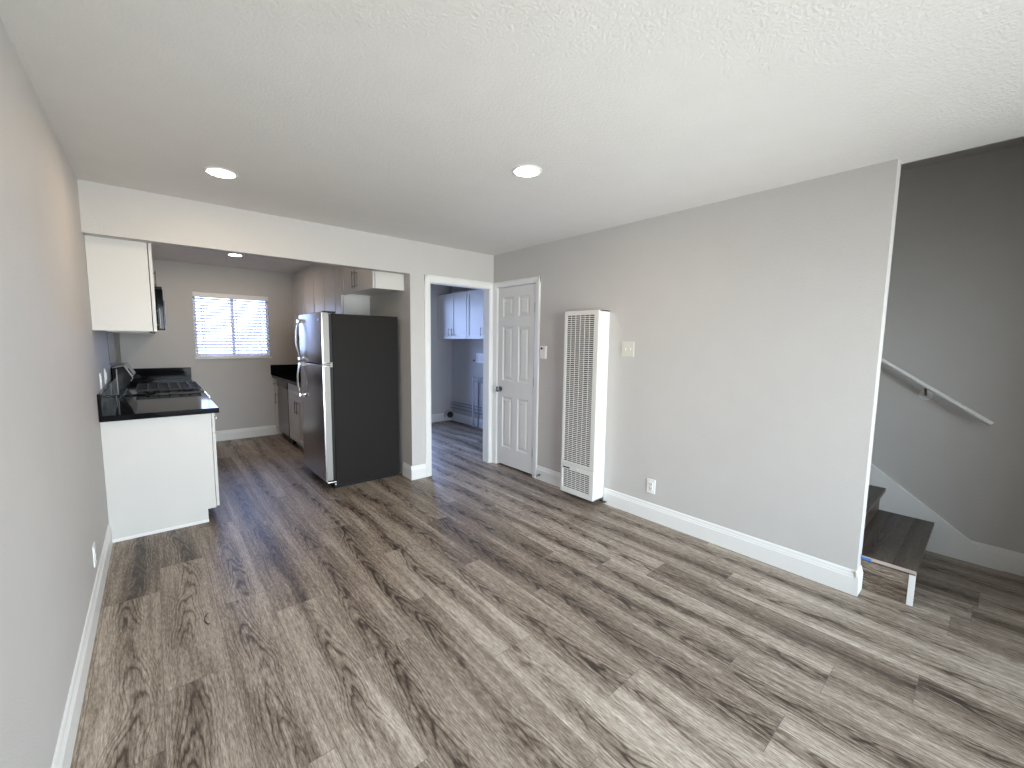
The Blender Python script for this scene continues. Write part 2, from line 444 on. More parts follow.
# baseboards
PROF = [(0, 0), (.016, 0), (.016, .104), (.0125, .110), (.0125, .118), (.0095, .122), (.008, .136), (.004, .144), (0, .146)]
def baseboard(name, runs):
    w = MB()
    for (ax, face, sgn, a0, a1) in runs:
        # ax: axis the board runs along (0 = x, 1 = y); face: wall plane; sgn: direction it sticks out
        pts = [(face + sgn*(p[0]-.001), p[1]) for p in PROF]
        w.prism(pts, ax, a0, a1)
    return w.build(name, TRIM, kind='structure')
baseboard('baseboard_left', [(1, XL, 1, YF, 3.965)])
baseboard('baseboard_right', [(1, XR, -1, YE, 2.235), (1, XR, -1, 2.64, 3.114), (0, YE, -1, XR-.0152, XRB+.004)])
baseboard('baseboard_pilaster', [(0, YB, -1, XP-.0152, 2.146), (1, XP, -1, YB, 4.09)])
baseboard('baseboard_kitchen', [(0, YK, -1, .35, 1.44)])
baseboard('baseboard_laundry', [(0, LY, -1, 2.12, LX), (1, LX, -1, YB2, LY)])
baseboard('baseboard_stair', [(1, XS, -1, YF, .02)])
baseboard('baseboard_front', [(0, YF, 1, XL, XS)])

# casings: trim_1 doorway to the laundry, trim_2 closet door
CP = [(0, 0), (.062, 0), (.062, .012), (.055, .018), (.040, .018), (.034, .014), (.012, .012), (.004, .009), (0, .006)]   # across, out of the wall
w = MB()
def cas_v_y(w, y, sgn, x_out, x_in):  # vertical piece on a wall facing -y
    s = 1 if x_out > x_in else -1
    k = abs(x_out-x_in)/.062
    w.prism([(x_in + s*p[0]*k, y + sgn*p[1]) for p in CP], 2, 0, 2.118)
cas_v_y(w, YB, -1, 2.145, 2.214); cas_v_y(w, YB, -1, 3.044, 2.988)
w.prism([(YB - p[1], 2.060 + p[0]*1.12) for p in CP], 0, 2.145, 3.044)
cas_v_y(w, YB2, 1, 2.145, 2.214); cas_v_y(w, YB2, 1, 3.044, 2.988); w.prism([(YB2 + p[1], 2.060 + p[0]) for p in CP], 0, 2.145, 3.044)
w.box(2.207, 2.217, YB-.002, YB2+.002, 0, 2.060).box(2.985, 2.997, YB-.002, YB2+.002, 0, 2.060).box(2.207, 2.997, YB-.002, YB2+.002, 2.054, 2.065)
w.build('trim_1', TRIM, kind='structure')
w = MB()
def cas_v_x(w, y_out, y_in):
    s = 1 if y_out > y_in else -1
    k = abs(y_out-y_in)/.062
    w.prism([(XR - p[1], y_in + s*p[0]*k) for p in CP], 2, 0, 2.125)
cas_v_x(w, 3.112, 3.176); cas_v_x(w, 3.876, 3.812)
w.prism([(XR - p[1], 2.065 + p[0]) for p in CP], 1, 3.112, 3.876)
w.box(XR-.003, XRB, 3.174, 3.186, 0, 2.07).box(XR-.003, XRB, 3.808, 3.820, 0, 2.07).box(XR-.003, XRB, 3.18, 3.815, 2.062, 2.074)
w.build('trim_2', TRIM, kind='structure')

# closet door: six raised panels
dw, dh, dz = DY1-DY0-.012, 2.035, .022
w = MB()
cols = [(.085, .262), (.352, .530)]
rows = [(.205, .800), (.985, 1.600), (1.705, 1.925)]
M = facing('-x', XR+.006, DY1-.006, dz)
panel_face(w, M, dw, dh, .035, [(a, b, c, d) for a, b in cols for c, d in rows], [(.010, .009), (.020, .011), (.030, .010), (.046, .002)])
door = w.build('door_1', DOORP, kind='structure')
door['label'] = 'white six-panel closet door set in the grey wall'
w = MB().cyl((XR+.004, 3.752, .905), (1, 0, 0), .032, .012, bev=.003).cyl((XR-.02, 3.752, .905), (1, 0, 0), .011, .045)
w.tube([(XR-.030, 3.752, .905), (XR-.037, 3.752, .905), (XR-.047, 3.752, .905), (XR-.057, 3.752, .905), (XR-.063, 3.752, .905)], [.013, .027, .032, .028, .013], 20)
k = w.build('door_handle', KNOBM, door, smooth=True); k['label'] = 'polished metal round door knob'
for z in (1.81, 1.03, .26):
    MB().box(XR-.001, XR+.016, 3.1875, 3.1965, z-.045, z+.045).cyl((XR+.002, 3.189, z), (0, 0, 1), .0055, .092, 12).build('hinge', SILVER, door)

# ------------------------------------------------------------------ windows
def window(name, kx, y0, y1, frame=.035, mull=True, out=1):
    x0, x1, z0, z1 = kx
    yc = y1 - .045*out
    f = MB().box(x0, x0+frame, yc-.025, yc+.025, z0, z1, .003).box(x1-frame, x1, yc-.025, yc+.025, z0, z1, .003)
    f.box(x0+frame, x1-frame, yc-.025, yc+.025, z0, z0+frame, .003).box(x0+frame, x1-frame, yc-.025, yc+.025, z1-frame, z1, .003)
    if mull: f.box((x0+x1)/2-.02, (x0+x1)/2+.02, yc-.02, yc+.02, z0+frame, z1-frame, .003)
    o = f.build(name, TRIM, kind='structure')
    MB().box(x0+frame, x1-frame, yc-.003, yc+.003, z0+frame, z1-frame).build('pane', GLASS, o)
    return o
w1 = window('window_1', KW, YK, YK+T)
MB().box(KW[0]-.01, KW[1]+.012, YK-.022, YK+.05, KW[2]-.022, KW[2]+.001, .004).build('window_sill', TRIM, w1)
window('window_2', FW, YF-T, YF, .045, True, out=0)
window('window_3', LW, LY, LY+T, .04, False)

# blind in the kitchen window
bl = thing('window_blind', 'white horizontal slat blind hanging half open in the kitchen window', 'blind', (.886, YK+.03, KW[2]))
bx0, bx1 = KW[0]+.006, KW[1]-.008
part(MB().box(bx0-.004, bx1+.004, YK-.012, YK+.055, KW[3]-.068, KW[3]-.002, .006), 'headrail', TRIM, bl)
w = MB(); n = 18
ztop, zbot = KW[3]-.085, KW[2]+.045
for i in range(n):
    z = ztop - (ztop-zbot)*i/(n-1)
    # a curved slat, tilted
    t = math.radians(29); pts = []
    for s_ in (-1, -.5, 0, .5, 1):
        u = s_*.024; cz = .0022*(1-s_*s_)
        pts.append((YK+.028 + u*math.cos(t) - cz*math.sin(t), z + u*math.sin(t) + cz*math.cos(t)))
    pts2 = [(a, b-.0030) for a, b in pts[::-1]]
    w.prism(pts + pts2, 0, bx0, bx1)
part(w, 'slats', SLAT, bl)
part(MB().box(bx0, bx1, YK+.004, YK+.052, KW[2]+.003, KW[2]+.024, .004), 'bottom_rail', TRIM, bl)
for x in (bx0+.11, .93, bx1-.11):
    part(MB().box(x-.0015, x+.0015, YK+.001, YK+.003, KW[2]+.01, KW[3]-.07).box(x-.0015, x+.0015, YK+.053, YK+.055, KW[2]+.01, KW[3]-.07), 'ladder_cord', CORD, bl)
part(MB().tube([(bx0+.085, YK-.006, KW[3]-.07), (bx0+.087, YK-.008, KW[3]-.4), (bx0+.09, YK-.008, KW[3]-.70)], .004, 8), 'tilt_wand', CORD, bl, True)

# ------------------------------------------------------------------ ceiling lights
LENSK = emit('bright_led_lens', (1.0, .78, .58), 100.0)
def downlight(x, y, r, label, m=LENS):
    t = thing('recessed_ceiling_light', label, 'ceiling light', (x, y, H), 'recessed downlights in the ceilings')
    part(MB().ring((x, y), r*.80, r, H-.006, H+.001), 'trim_ring', TRIM, t, True)
    part(MB().cyl((x, y, H-.0025), (0, 0, 1), r*.80, .004, 40), 'lens', m, t, label='glowing warm white lens')
    return t
downlight(.370, 3.136, .088, 'lit round recessed light in the living room ceiling, left one near the header')
downlight(1.709, 1.878, .088, 'lit round recessed light in the middle of the living room ceiling')
downlight(.806, 6.02, .080, 'lit round recessed light in the kitchen ceiling before the window', LENSK)

# ------------------------------------------------------------------ wall heater
hy0, hy1, hx, hz0, hz1 = 2.243, 2.632, 2.893, .045, 1.733
ht = thing('wall_heater', 'tall cream louvred gas wall heater standing against the grey wall', 'wall heater', ((hx+XR)/2, (hy0+hy1)/2, hz0))
w = MB().box(hx+.016, XR-.001, hy0, hy0+.012, hz0, hz1, .002).box(hx+.016, XR-.001, hy1-.012, hy1, hz0, hz1, .002)
w.box(hx+.016, XR-.001, hy0, hy1, hz1-.012, hz1, .002).box(hx+.016, XR-.001, hy0, hy1, hz0, hz0+.012, .002)
part(w, 'cabinet_body', HEATW, ht)
part(MB().box(hx+.026, XR-.004, hy0+.012, hy1-.012, hz0+.012, hz1-.012), 'slot_shade_block', HEATSHADE, ht, label='dark block painting the shade behind the louvres')  # solid dark block, painted shade behind the grille slots
def louvre(za, zb, step):
    w = MB(); a, b = hy0+.048, hy1-.026
    z = za
    while z < zb - .004:
        w.box(hx+.001, hx+.006, a, b, z, z+.0078)
        z += step
    for k in range(7):
        y = a + (b-a)*k/6
        w.box(hx+.0015, hx+.005, y-.0019, y+.0019, za, zb)
    return w
part(louvre(.340, 1.700, .0178), 'upper_grille', HEATW, ht)
part(louvre(.088, .268, .0178), 'lower_grille', HEATW, ht)
w = MB().box(hx, hx+.018, hy0, hy0+.048, .318, hz1, .004).box(hx, hx+.018, hy1-.026, hy1, .318, hz1, .004)
w.box(hx+.0005, hx+.018, hy0+.04, hy1-.02, 1.698, hz1, .004).box(hx, hx+.018, hy0+.04, hy1-.02, .318, .342, .003)
part(w, 'upper_front_frame', HEATW, ht)
w = MB().box(hx-.002, hx+.018, hy0, hy0+.048, hz0, .314, .004).box(hx-.002, hx+.018, hy1-.026, hy1, hz0, .314, .004)
w.box(hx-.002, hx+.018, hy0+.04, hy1-.02, hz0, .09, .004).box(hx-.002, hx+.018, hy0+.04, hy1-.02, .266, .314, .003)
part(w, 'lower_front_panel', HEATW, ht)
part(MB().box(hx-.0045, hx-.001, hy1-.11, hy1-.030, .280, .292, .001), 'rating_plate', BLACK, ht, label='dark small plate')
part(MB().cyl((hx-.006, 2.43, .290), (1, 0, 0), .009, .008, 16), 'latch_knob', HEATW, ht, True)
part(MB().box(hx-.002, hx+.004, 2.37, 2.50, 1.708, 1.722, .002), 'top_lip', HEATW, ht)
vt = thing('gas_shutoff_valve', 'small dark gas shut-off valve poking out beside the heater foot', 'valve', (3.02, 2.215, .03))
part(MB().tube([(3.026, 2.32, .030), (3.012, 2.26, .030), (3.000, 2.215, .030)], .008, 10), 'pipe_stub', BRKT, vt, True)
part(MB().box(2.992, 3.008, 2.190, 2.222, .024, .036, .002).box(2.996, 3.004, 2.170, 2.2, .036, .041, .001), 'lever', NICKEL, vt)

# thermostat, switch plate, outlets
th = thing('thermostat', 'small white wall thermostat beside the closet door casing', 'thermostat', (XR, 3.038, 1.28))
part(MB().box(XR-.026, XR, 2.996, 3.080, 1.283, 1.413, .008, 3), 'case', PLATE, th, True)
part(MB().cyl((XR-.028, 3.052, 1.388), (1, 0, 0), .012, .005, 20), 'dial', BLACK, th, label='black round dot')
part(MB().box(XR-.028, XR-.025, 3.012, 3.030, 1.378, 1.396, .001), 'button', IVORY, th)
sw = thing('light_switch_plate', 'ivory double switch plate on the grey wall right of the heater', 'switch plate', (XR, 2.043, 1.33))
part(MB().box(XR-.006, XR, 1.984, 2.103, 1.338, 1.466, .003), 'plate', IVORY, sw)
for y in (2.020, 2.067):
    part(MB().box(XR-.008, XR-.005, y-.006, y+.006, 1.388, 1.414).prism([(XR-.006, 1.394), (XR-.018, 1.408), (XR-.017, 1.413), (XR-.006, 1.407)], 1, y-.004, y+.004), 'toggle', IVORY, sw)
def outlet(loc, n, label, grp=None, rocker=False, h=.118, wd=.075):
    """outlet plate centred at loc on a wall facing n (+1 = +x, -1 = -x)"""
    x, y, z = loc
    t = thing('wall_outlet' if not rocker else 'light_switch', label, 'outlet' if not rocker else 'switch', loc, grp)
    a, b = sorted((x, x+n*.006)); part(MB().box(a, b, y-wd/2, y+wd/2, z-h/2, z+h/2, .002), 'plate', PLATE, t)
    a, b = sorted((x+n*.005, x+n*.0085)); part(MB().box(a, b, y-.017, y+.017, z-.034, z+.034, .001), 'insert', PLATE, t)
    if not rocker:
        a, b = sorted((x+n*.008, x+n*.0092))
        for dz_ in (.018, -.018):
            s_ = MB().box(a, b, y-.009, y-.0055, z+dz_-.004, z+dz_+.007).box(a, b, y+.0055, y+.009, z+dz_-.004, z+dz_+.007).box(a, b, y-.003, y+.003, z+dz_-.013, z+dz_-.008)
            part(s_, 'socket', SLOT, t)
    else:
        a, b = sorted((x+n*.008, x+n*.012)); part(MB().box(a, b, y-.014, y+.014, z-.030, z+.030, .002), 'rocker', PLATE, t)
    return t
outlet((XR, 1.772, .287), -1, 'white wall outlet above the baseboard right of the heater')
outlet((XL, 3.10, .275), 1, 'white wall outlet low on the left wall before the base cabinet')
outlet((XL, 4.27, 1.125), 1, 'white outlet above the black backsplash, nearer the living room')
outlet((XL, 4.66, 1.135), 1, 'white switch above the black backsplash, nearer the stove', rocker=True)
ds = thing('door_stop', 'small metal door stop on the baseboard beside the closet casing', 'door stop', (XR-.016, 3.06, .05))
part(MB().cyl((XR-.018, 3.06, .055), (1, 0, 0), .011, .006, 16).tube([(XR-.020, 3.06, .055), (XR-.045, 3.06, .052), (XR-.075, 3.06, .048)], .0045, 10), 'spring', NICKEL, ds, True)
part(MB().cyl((XR-.078, 3.06, .048), (1, 0, 0), .007, .012, 14), 'rubber_tip', PLATE, ds, True)

# ------------------------------------------------------------------ cabinets
def pull(mb, x, y, z0, z1, n, off=.028, r=.0048):
    """vertical bar pull standing off a face at x; n = outward direction"""
    X = x+n*off
    mb.cyl((X, y, (z0+z1)/2), (0, 0, 1), r, z1-z0, 12)
    for z in (z0+.022, z1-.022): mb.cyl((x+n*off/2, y, z), (1, 0, 0), r*.8, off, 10)
    return mb
def hpull(mb, x, y0, y1, z, n, off=.028, r=.0048):
    mb.cyl((x+n*off, (y0+y1)/2, z), (0, 1, 0), r, y1-y0, 12)
    for y in (y0+.02, y1-.02): mb.cyl((x+n*off/2, y, z), (1, 0, 0), r*.8, off, 10)
    return mb
def shaker(t, n, xf, y0, y1, z0, z1, handle=None, name='door', frame=.055):
    """shaker front with its face at xf facing n along x"""
    w = MB()
    wd, hh = y1-y0-.003, z1-z0-.003
    fr = min(frame, hh*.28)
    M = facing('-x', xf, y1-.0015, z0+.0015) if n < 0 else facing('+x', xf, y0+.0015, z0+.0015)
    panel_face(w, M, wd, hh, .019, [(fr, wd-fr, fr, hh-fr)], [(.0005, .008)])
    d = part(w, name, CABW, t)
    if handle:
        part(handle, 'handle' if name == 'door' else 'drawer_pull', NICKEL, d, True)
    return d
def wall_cab(label, n, xb, xf, y0, y1, z0, z1, splits, handles, grp, fill=True):
    t = thing('wall_cabinet', label, 'cabinet', ((xb+xf)/2, (y0+y1)/2, z0), grp)
    a, b = sorted((xb, xf-n*.024))
    body = MB().box(a, b, y0, y0+.016, z0, z1).box(a, b, y1-.016, y1, z0, z1).box(a, b, y0+.016, y1-.016, z0+.012, z0+.028).box(a, b, y0+.016, y1-.016, z1-.016, z1)
    c, d = sorted((xb, xb+n*.01)); body.box(c, d, y0+.016, y1-.016, z0+.028, z1-.016)
    # face frame
    c, d = sorted((xf-n*.024, xf-n*.040)); body.box(c, d, y0+.001, y1-.001, z0, z0+.035).box(c, d, y0+.001, y1-.001, z1-.03, z1)
    part(body, 'cabinet_body', CABW, t)
    ys = [y0] + splits + [y1]
    for i in range(len(ys)-1):
        h = handles[i] if i < len(handles) else None
        hb = pull(MB(), xf, h[0], h[1], h[2], n) if h else None
        shaker(t, n, xf, ys[i]+.0015, ys[i+1]-.0015, z0-.002, z1-.004, hb)
    return t
UL = 'white wall cabinets on the left kitchen wall'
wall_cab('white wall cabinet over the left counter, its blank end towards the living room', 1, XL+.002, .032, 4.004, 5.195, 1.492, 2.40, [4.6], [(4.56, 1.53, 1.69), (4.64, 1.53, 1.69)], UL)
wall_cab('short white wall cabinet above the black microwave', 1, XL+.002, .032, 5.20, 5.958, 1.932, 2.40, [5.58], [(5.545, 1.955, 2.11), (5.615, 1.955, 2.11)], UL)
wall_cab('white wall cabinet on the left between the microwave and the window wall', 1, XL+.002, .032, 5.963, YK-.003, 1.492, 2.40, [6.52], [(6.48, 1.53, 1.69), (6.56, 1.53, 1.69)], UL)
UR = 'white wall cabinets on the right kitchen wall'
wall_cab('short white wall cabinet with paired bar pulls mounted high over the refrigerator', -1, XP-.002, 1.657, 4.018, 4.905, 1.957, 2.39, [4.462], [(4.425, 1.99, 2.17), (4.50, 1.99, 2.17)], UR)
wall_cab('tall white wall cabinet just behind the refrigerator top', -1, XP-.002, 1.657, 4.92, 5.608, 1.495, 2.39, [5.205], [None, (5.25, 1.53, 1.69)], UR)
wall_cab('tall white two-door wall cabinet in the middle of the right kitchen wall', -1, XP-.002, 1.657, 5.612, 6.498, 1.495, 2.39, [6.052], [(6.01, 1.53, 1.69), (6.09, 1.53, 1.69)], UR)
wall_cab('tall white wall cabinet in the corner by the kitchen window', -1, XP-.002, 1.657, 6.502, YK-.003, 1.495, 2.39, [], [(6.54, 1.53, 1.69)], UR)
o = MB().box(1.668, XP-.002, 4.018, YK-.003, 2.392, H-.002, .003).build('cabinet_filler', CABW)
tag(o, 'white filler strip between right wall cabinets and kitchen ceiling', 'filler strip')

# base cabinets, left run
def base_cab(name, label, n, xb, xf, y0, y1, fronts, grp, end=None):
    """fronts: list of (kind, y0, y1, z0, z1, pull builder)"""
    t = thing(name, label, 'cabinet', ((xb+xf)/2, (y0+y1)/2, 0), grp)
    a, b = sorted((xb, xf-n*.024)); body = MB()
    body.box(a, b, y0+.001, y1-.001, .105, .868)
    c, d = sorted((xb, xf-n*.085)); body.box(c, d, y0+.001, y1-.001, .0, .105)
    part(body, 'cabinet_body', CABW, t)
    for f in fronts: shaker(t, n, xf, *f[1:5], f[5], f[0])
    return t
BL = 'white base cabinets on the left kitchen wall'
t = base_cab('base_cabinet', 'white base cabinet with blank end panel towards the living room', 1, XL+.002, .340, 3.99, 5.19,
    [('drawer', 3.992, 4.59, .705, .866, hpull(MB(), .340, 4.21, 4.37, .785, 1)), ('drawer', 4.59, 5.188, .705, .866, hpull(MB(), .340, 4.81, 4.97, .785, 1)),
     ('door', 3.992, 4.59, .108, .702, pull(MB(), .340, 4.55, .50, .66, 1)), ('door', 4.59, 5.188, .108, .702, pull(MB(), .340, 4.63, .50, .66, 1))], BL)
ep = MB().prism([(XL+.002, 0), (.262, 0), (.262, .105), (.316, .105), (.316, .868), (XL+.002, .868)], 1, 3.972, 3.990)
part(ep, 'end_panel', CABW, t)
part(MB().box(XL+.002, .264, 3.966, 3.972, 0, .022, .001), 'shoe_strip', TRIM, t)
base_cab('base_cabinet', 'white base cabinet between the stove and the window wall', 1, XL+.002, .340, 5.966, YK-.003,
    [('drawer', 5.968, 6.53, .705, .866, hpull(MB(), .340, 6.17, 6.33, .785, 1)), ('drawer', 6.53, YK-.005, .705, .866, hpull(MB(), .340, 6.73, 6.89, .785, 1)),
     ('door', 5.968, 6.53, .108, .702, None), ('door', 6.53, YK-.005, .108, .702, None)], BL)
CT = 'black countertops with backsplash'
t = thing('countertop', 'glossy black countertop with short backsplash, left of the stove nearest the living room', 'countertop', (0, 4.5, .87), CT)
part(MB().box(XL+.001, .368, 3.935, 5.192, .869, .910, .004), 'counter_slab', BLACKQ, t)
part(MB().box(XL+.001, XL+.021, 3.935, 5.192, .910, 1.062, .002), 'backsplash', BLACKQ, t)
t = thing('countertop', 'glossy black countertop between the stove and the window wall', 'countertop', (0, 6.5, .87), CT)
part(MB().box(XL+.001, .368, 5.964, YK-.001, .869, .910, .004), 'counter_slab', BLACKQ, t)
part(MB().box(XL+.001, .376, YK-.021, YK-.001, .910, 1.055, .002).box(XL+.001, XL+.021, 5.964, YK-.021, .910, 1.055, .002), 'backsplash', BLACKQ, t)
t = thing('countertop', 'glossy black countertop under the right wall cabinets beyond the refrigerator', 'countertop', (1.6, 6, .87), CT)
part(MB().box(1.335, XP-.001, 4.905, YK-.001, .869, .910, .004), 'counter_slab', BLACKQ, t)
part(MB().box(1.322, XP-.001, YK-.021, YK-.001, .910, 1.062, .002).box(XP-.021, XP-.001, 4.905, YK-.021, .910, 1.062, .002), 'backsplash', BLACKQ, t)
BR = 'white base cabinets on the right kitchen wall'
base_cab('base_cabinet', 'white sink base cabinet beside the refrigerator', -1, XP-.002, 1.360, 4.91, 6.235,
    [('drawer', 5.755, 6.233, .725, .862, None), ('drawer', 5.275, 5.753, .725, .862, None), ('drawer', 4.912, 5.273, .725, .862, None),
     ('door', 5.755, 6.233, .108, .72, pull(MB(), 1.360, 5.80, .50, .66, -1)), ('door', 5.275, 5.753, .108, .72, pull(MB(), 1.360, 5.71, .50, .66, -1)), ('door', 4.912, 5.273, .108, .72, None)], BR)
base_cab('base_cabinet', 'narrow white base cabinet in the corner beyond the dishwasher', -1, XP-.002, 1.360, 6.845, YK-.003,
    [('drawer', 6.847, YK-.005, .725, .862, hpull(MB(), 1.360, 6.91, 7.03, .79, -1)), ('door', 6.847, YK-.005, .108, .72, pull(MB(), 1.360, 6.885, .50, .66, -1))], BR)
t = thing('dishwasher', 'stainless dishwasher built in under the right kitchen counter', 'dishwasher', (1.6, 6.54, 0))
part(MB().box(1.382, XP-.01, 6.240, 6.840, .10, .866), 'tub_body', BLACK, t)
part(MB().box(1.352, 1.381, 6.243, 6.837, .115, .765, .004), 'door', STEELD, t)
d = part(MB().box(1.348, 1.381, 6.243, 6.837, .768, .864, .004), 'control_panel', BLACKG, t)
part(MB().box(1.340, 1.350, 6.44, 6.64, .772, .786, .002), 'pocket_handle', STEELD, d)
part(MB().box(1.40, 1.44, 6.245, 6.835, .0, .10), 'toe_kick', BLACK, t)

# ------------------------------------------------------------------ refrigerator
fy0, fy1 = 4.106, 4.868
fr = thing('refrigerator', 'black-sided stainless top-freezer refrigerator at the kitchen opening', 'refrigerator', (1.6, 4.49, 0))
part(MB().box(1.290, 1.950, fy0, fy1, .035, 1.694, .006), 'cabinet_body', FRSIDE, fr, label='charcoal textured side')
part(MB().box(1.262, 1.290, fy0+.012, fy1-.012, .09, 1.690), 'door_gasket', BLACK, fr)
for nm, z0, z1 in (('freezer_door', 1.222, 1.704), ('refrigerator_door', .082, 1.210)):
    d = part(MB().box(1.190, 1.2615, fy0, fy1, z0, z1, .010, 3), nm, STEEL, fr, True, label='stainless steel door')
    part(MB().box(1.206, 1.260, fy0-.0015, fy0+.004, z0+.012, z1-.010, .001), 'door_edge', SILVER, d, label='pale silver door edge')
    y = fy1-.075
    zz = (z0+.015, z1-.055) if nm == 'freezer_door' else (z1-.36, z1-.012)
    pts = []
    for i in range(13):
        s_ = i/12; bow = math.sin(math.pi*s_)**.6
        pts.append((1.182-.040*bow, y, zz[0]+(zz[1]-zz[0])*s_))
    hb = MB()
    for dy in (-.009, 0, .009): hb.tube([(p[0], p[1]+dy, p[2]) for p in pts], .0085, 10)
    hb.box(1.150, 1.192, y-.014, y+.014, zz[0]-.012, zz[0]+.03, .005).box(1.150, 1.192, y-.014, y+.014, zz[1]-.03, zz[1]+.012, .005)
    part(hb, 'handle', CHROME, d, True)
    if nm == 'freezer_door':
        part(MB().box(1.1875, 1.1905, fy0+.055, fy0+.105, 1.625, 1.648, .001), 'badge', CHROME, d)
part(MB().box(1.215, 1.33, fy0+.02, fy0+.075, 1.697, 1.716, .004), 'hinge_cover', BLACK, fr)
part(MB().box(1.19, 1.262, fy0-.002, fy0+.04, 1.2105, 1.2215, .001).box(1.262, 1.285, fy0-.003, fy0+.03, 1.19, 1.235, .001), 'middle_hinge', SILVER, fr)
part(MB().box(1.275, 1.93, fy0+.02, fy1-.02, .0, .085), 'base_grille', BLACK, fr)
part(MB().box(1.205, 1.29, fy0, fy0+.03, .066, .076, .002).box(1.277, 1.289, fy0-.002, fy0+.028, .035, .072, .002), 'bottom_hinge', CHROME, fr)
part(MB().cyl((1.286, fy0+.03, .018), (0, 0, 1), .016, .036, 14), 'levelling_foot', BLACK, fr)

# ------------------------------------------------------------------ stove (gas range)
sy0, sy1 = 5.197, 5.959
rg = thing('gas_range', 'black gas range with chrome-trimmed backguard between left counters', 'stove', (.03, 5.58, 0))
part(MB().box(XL+.02, .345, sy0, sy1, .04, .905, .004), 'range_body', BLACK, rg)
part(MB().box(XL+.015, .372, sy0-.001, sy1+.001, .905, .922, .005), 'cooktop', BLACKG, rg)
od = part(MB().box(.345, .385, sy0+.006, sy1-.006, .235, .765, .006), 'oven_door', BLACKG, rg)
hb = MB().tube([(.386, sy0+.05, .725), (.415, sy0+.055, .728), (.432, sy0+.075, .730), (.435, sy0+.11, .730), (.435, sy1-.11, .730), (.432, sy1-.075, .730), (.415, sy1-.055, .728), (.386, sy1-.05, .725)], .011, 12)
part(hb, 'handle', CHROME, od, True)
part(MB().box(.345, .380, sy0+.006, sy1-.006, .050, .225, .006), 'storage_drawer', BLACK, rg)
part(MB().prism([(.345, .775), (.392, .778), (.374, .900), (.345, .904)], 1, sy0+.002, sy1-.002), 'control_strip', STEEL, rg)
for k in range(5):
    y = sy0+.09+k*.145
    part(MB().cyl((.398, y, .838), (.98, 0, .15), .021, .034, 20, .018).box(.398, .420, y-.003, y+.003, .822, .857), 'knob', CHROME, rg, True)
for (yy0, yy1) in ((sy0+.03, sy0+.37), (sy0+.39, sy1-.03)):
    g = MB()
    x0_, x1_ = -.14, .345
    for y in (yy0, (yy0+yy1)/2, yy1): g.box(x0_, x1_, y-.006, y+.006, .942, .956, .002)
    for k in range(7):
        x = x0_ + (x1_-x0_)*k/6; g.box(x-.005, x+.005, yy0, yy1, .944, .958, .002)
    for x in (x0_+.01, x1_-.01):
        for y in (yy0, yy1): g.box(x-.007, x+.007, y-.007, y+.007, .922, .944)
    part(g, 'burner_grate', IRON, rg)
    for x in (-.04, .25):
        part(MB().cyl((x, (yy0+yy1)/2, .928), (0, 0, 1), .045, .014, 24).cyl((x, (yy0+yy1)/2, .938), (0, 0, 1), .030, .008, 24), 'burner', IRON, rg)
BGP = [(XL+.016, .922), (XL+.016, 1.170), (XL+.095, 1.185), (XL+.150, 1.075), (XL+.135, 1.045), (XL+.075, .922)]
part(MB().prism(BGP, 1, sy0+.012, sy1-.012), 'backguard', BLACKG, rg)
for ya, yb in ((sy0, sy0+.012), (sy1-.012, sy1)):
    rim = MB()
    for a, b in ((1, 2), (2, 3), (3, 4)):
        (x0_, z0_), (x1_, z1_) = BGP[a], BGP[b]; d = Vector((x1_-x0_, z1_-z0_)).normalized()*.001; nx, nz = d.y*2.5, -d.x*2.5
        rim.prism([(x0_-nx, z0_-nz), (x1_-nx, z1_-nz), (x1_+nx*.6, z1_+nz*.6), (x0_+nx*.6, z0_+nz*.6)], 1, ya, yb)
    rim.box(XL+.040, XL+.046, ya, yb, .925, 1.160)
    part(rim, 'backguard_trim', SILVER, rg)
part(MB().prism([(XL+.118, 1.146), (XL+.147, 1.088), (XL+.149, 1.089), (XL+.120, 1.147)], 1, sy0+.25, sy1-.25), 'display', BLACKG, rg)
o = MB().box(XL+.001, XL+.006, 5.21, 5.95, 1.19, 1.490, .001).build('stove_splash_panel', PANELM)
tag(o, 'dark shiny metal splash panel on the left wall above the stove', 'splash panel')

# microwave
mw = thing('microwave', 'black over-the-range microwave hung under the short left wall cabinet', 'microwave', (-.1, 5.58, 1.515))
part(MB().box(XL+.002, .045, 5.203, 5.956, 1.515, 1.928, .004), 'microwave_body', BLACK, mw)
md = part(MB().box(.046, .100, 5.205, 5.955, 1.520, 1.905, .008), 'door', BLACKG, mw)
part(MB().tube([(.100, 5.74, 1.56), (.113, 5.74, 1.575), (.116, 5.74, 1.62), (.116, 5.74, 1.80), (.113, 5.74, 1.83), (.100, 5.74, 1.845)], .007, 10), 'handle', CHROME, md, True)
part(MB().box(.099, .103, 5.23, 5.70, 1.522, 1.690, .002), 'lower_trim', STEEL, md)
part(MB().box(.046, .096, 5.205, 5.955, 1.906, 1.926, .002), 'vent_grille', BLACK, mw)

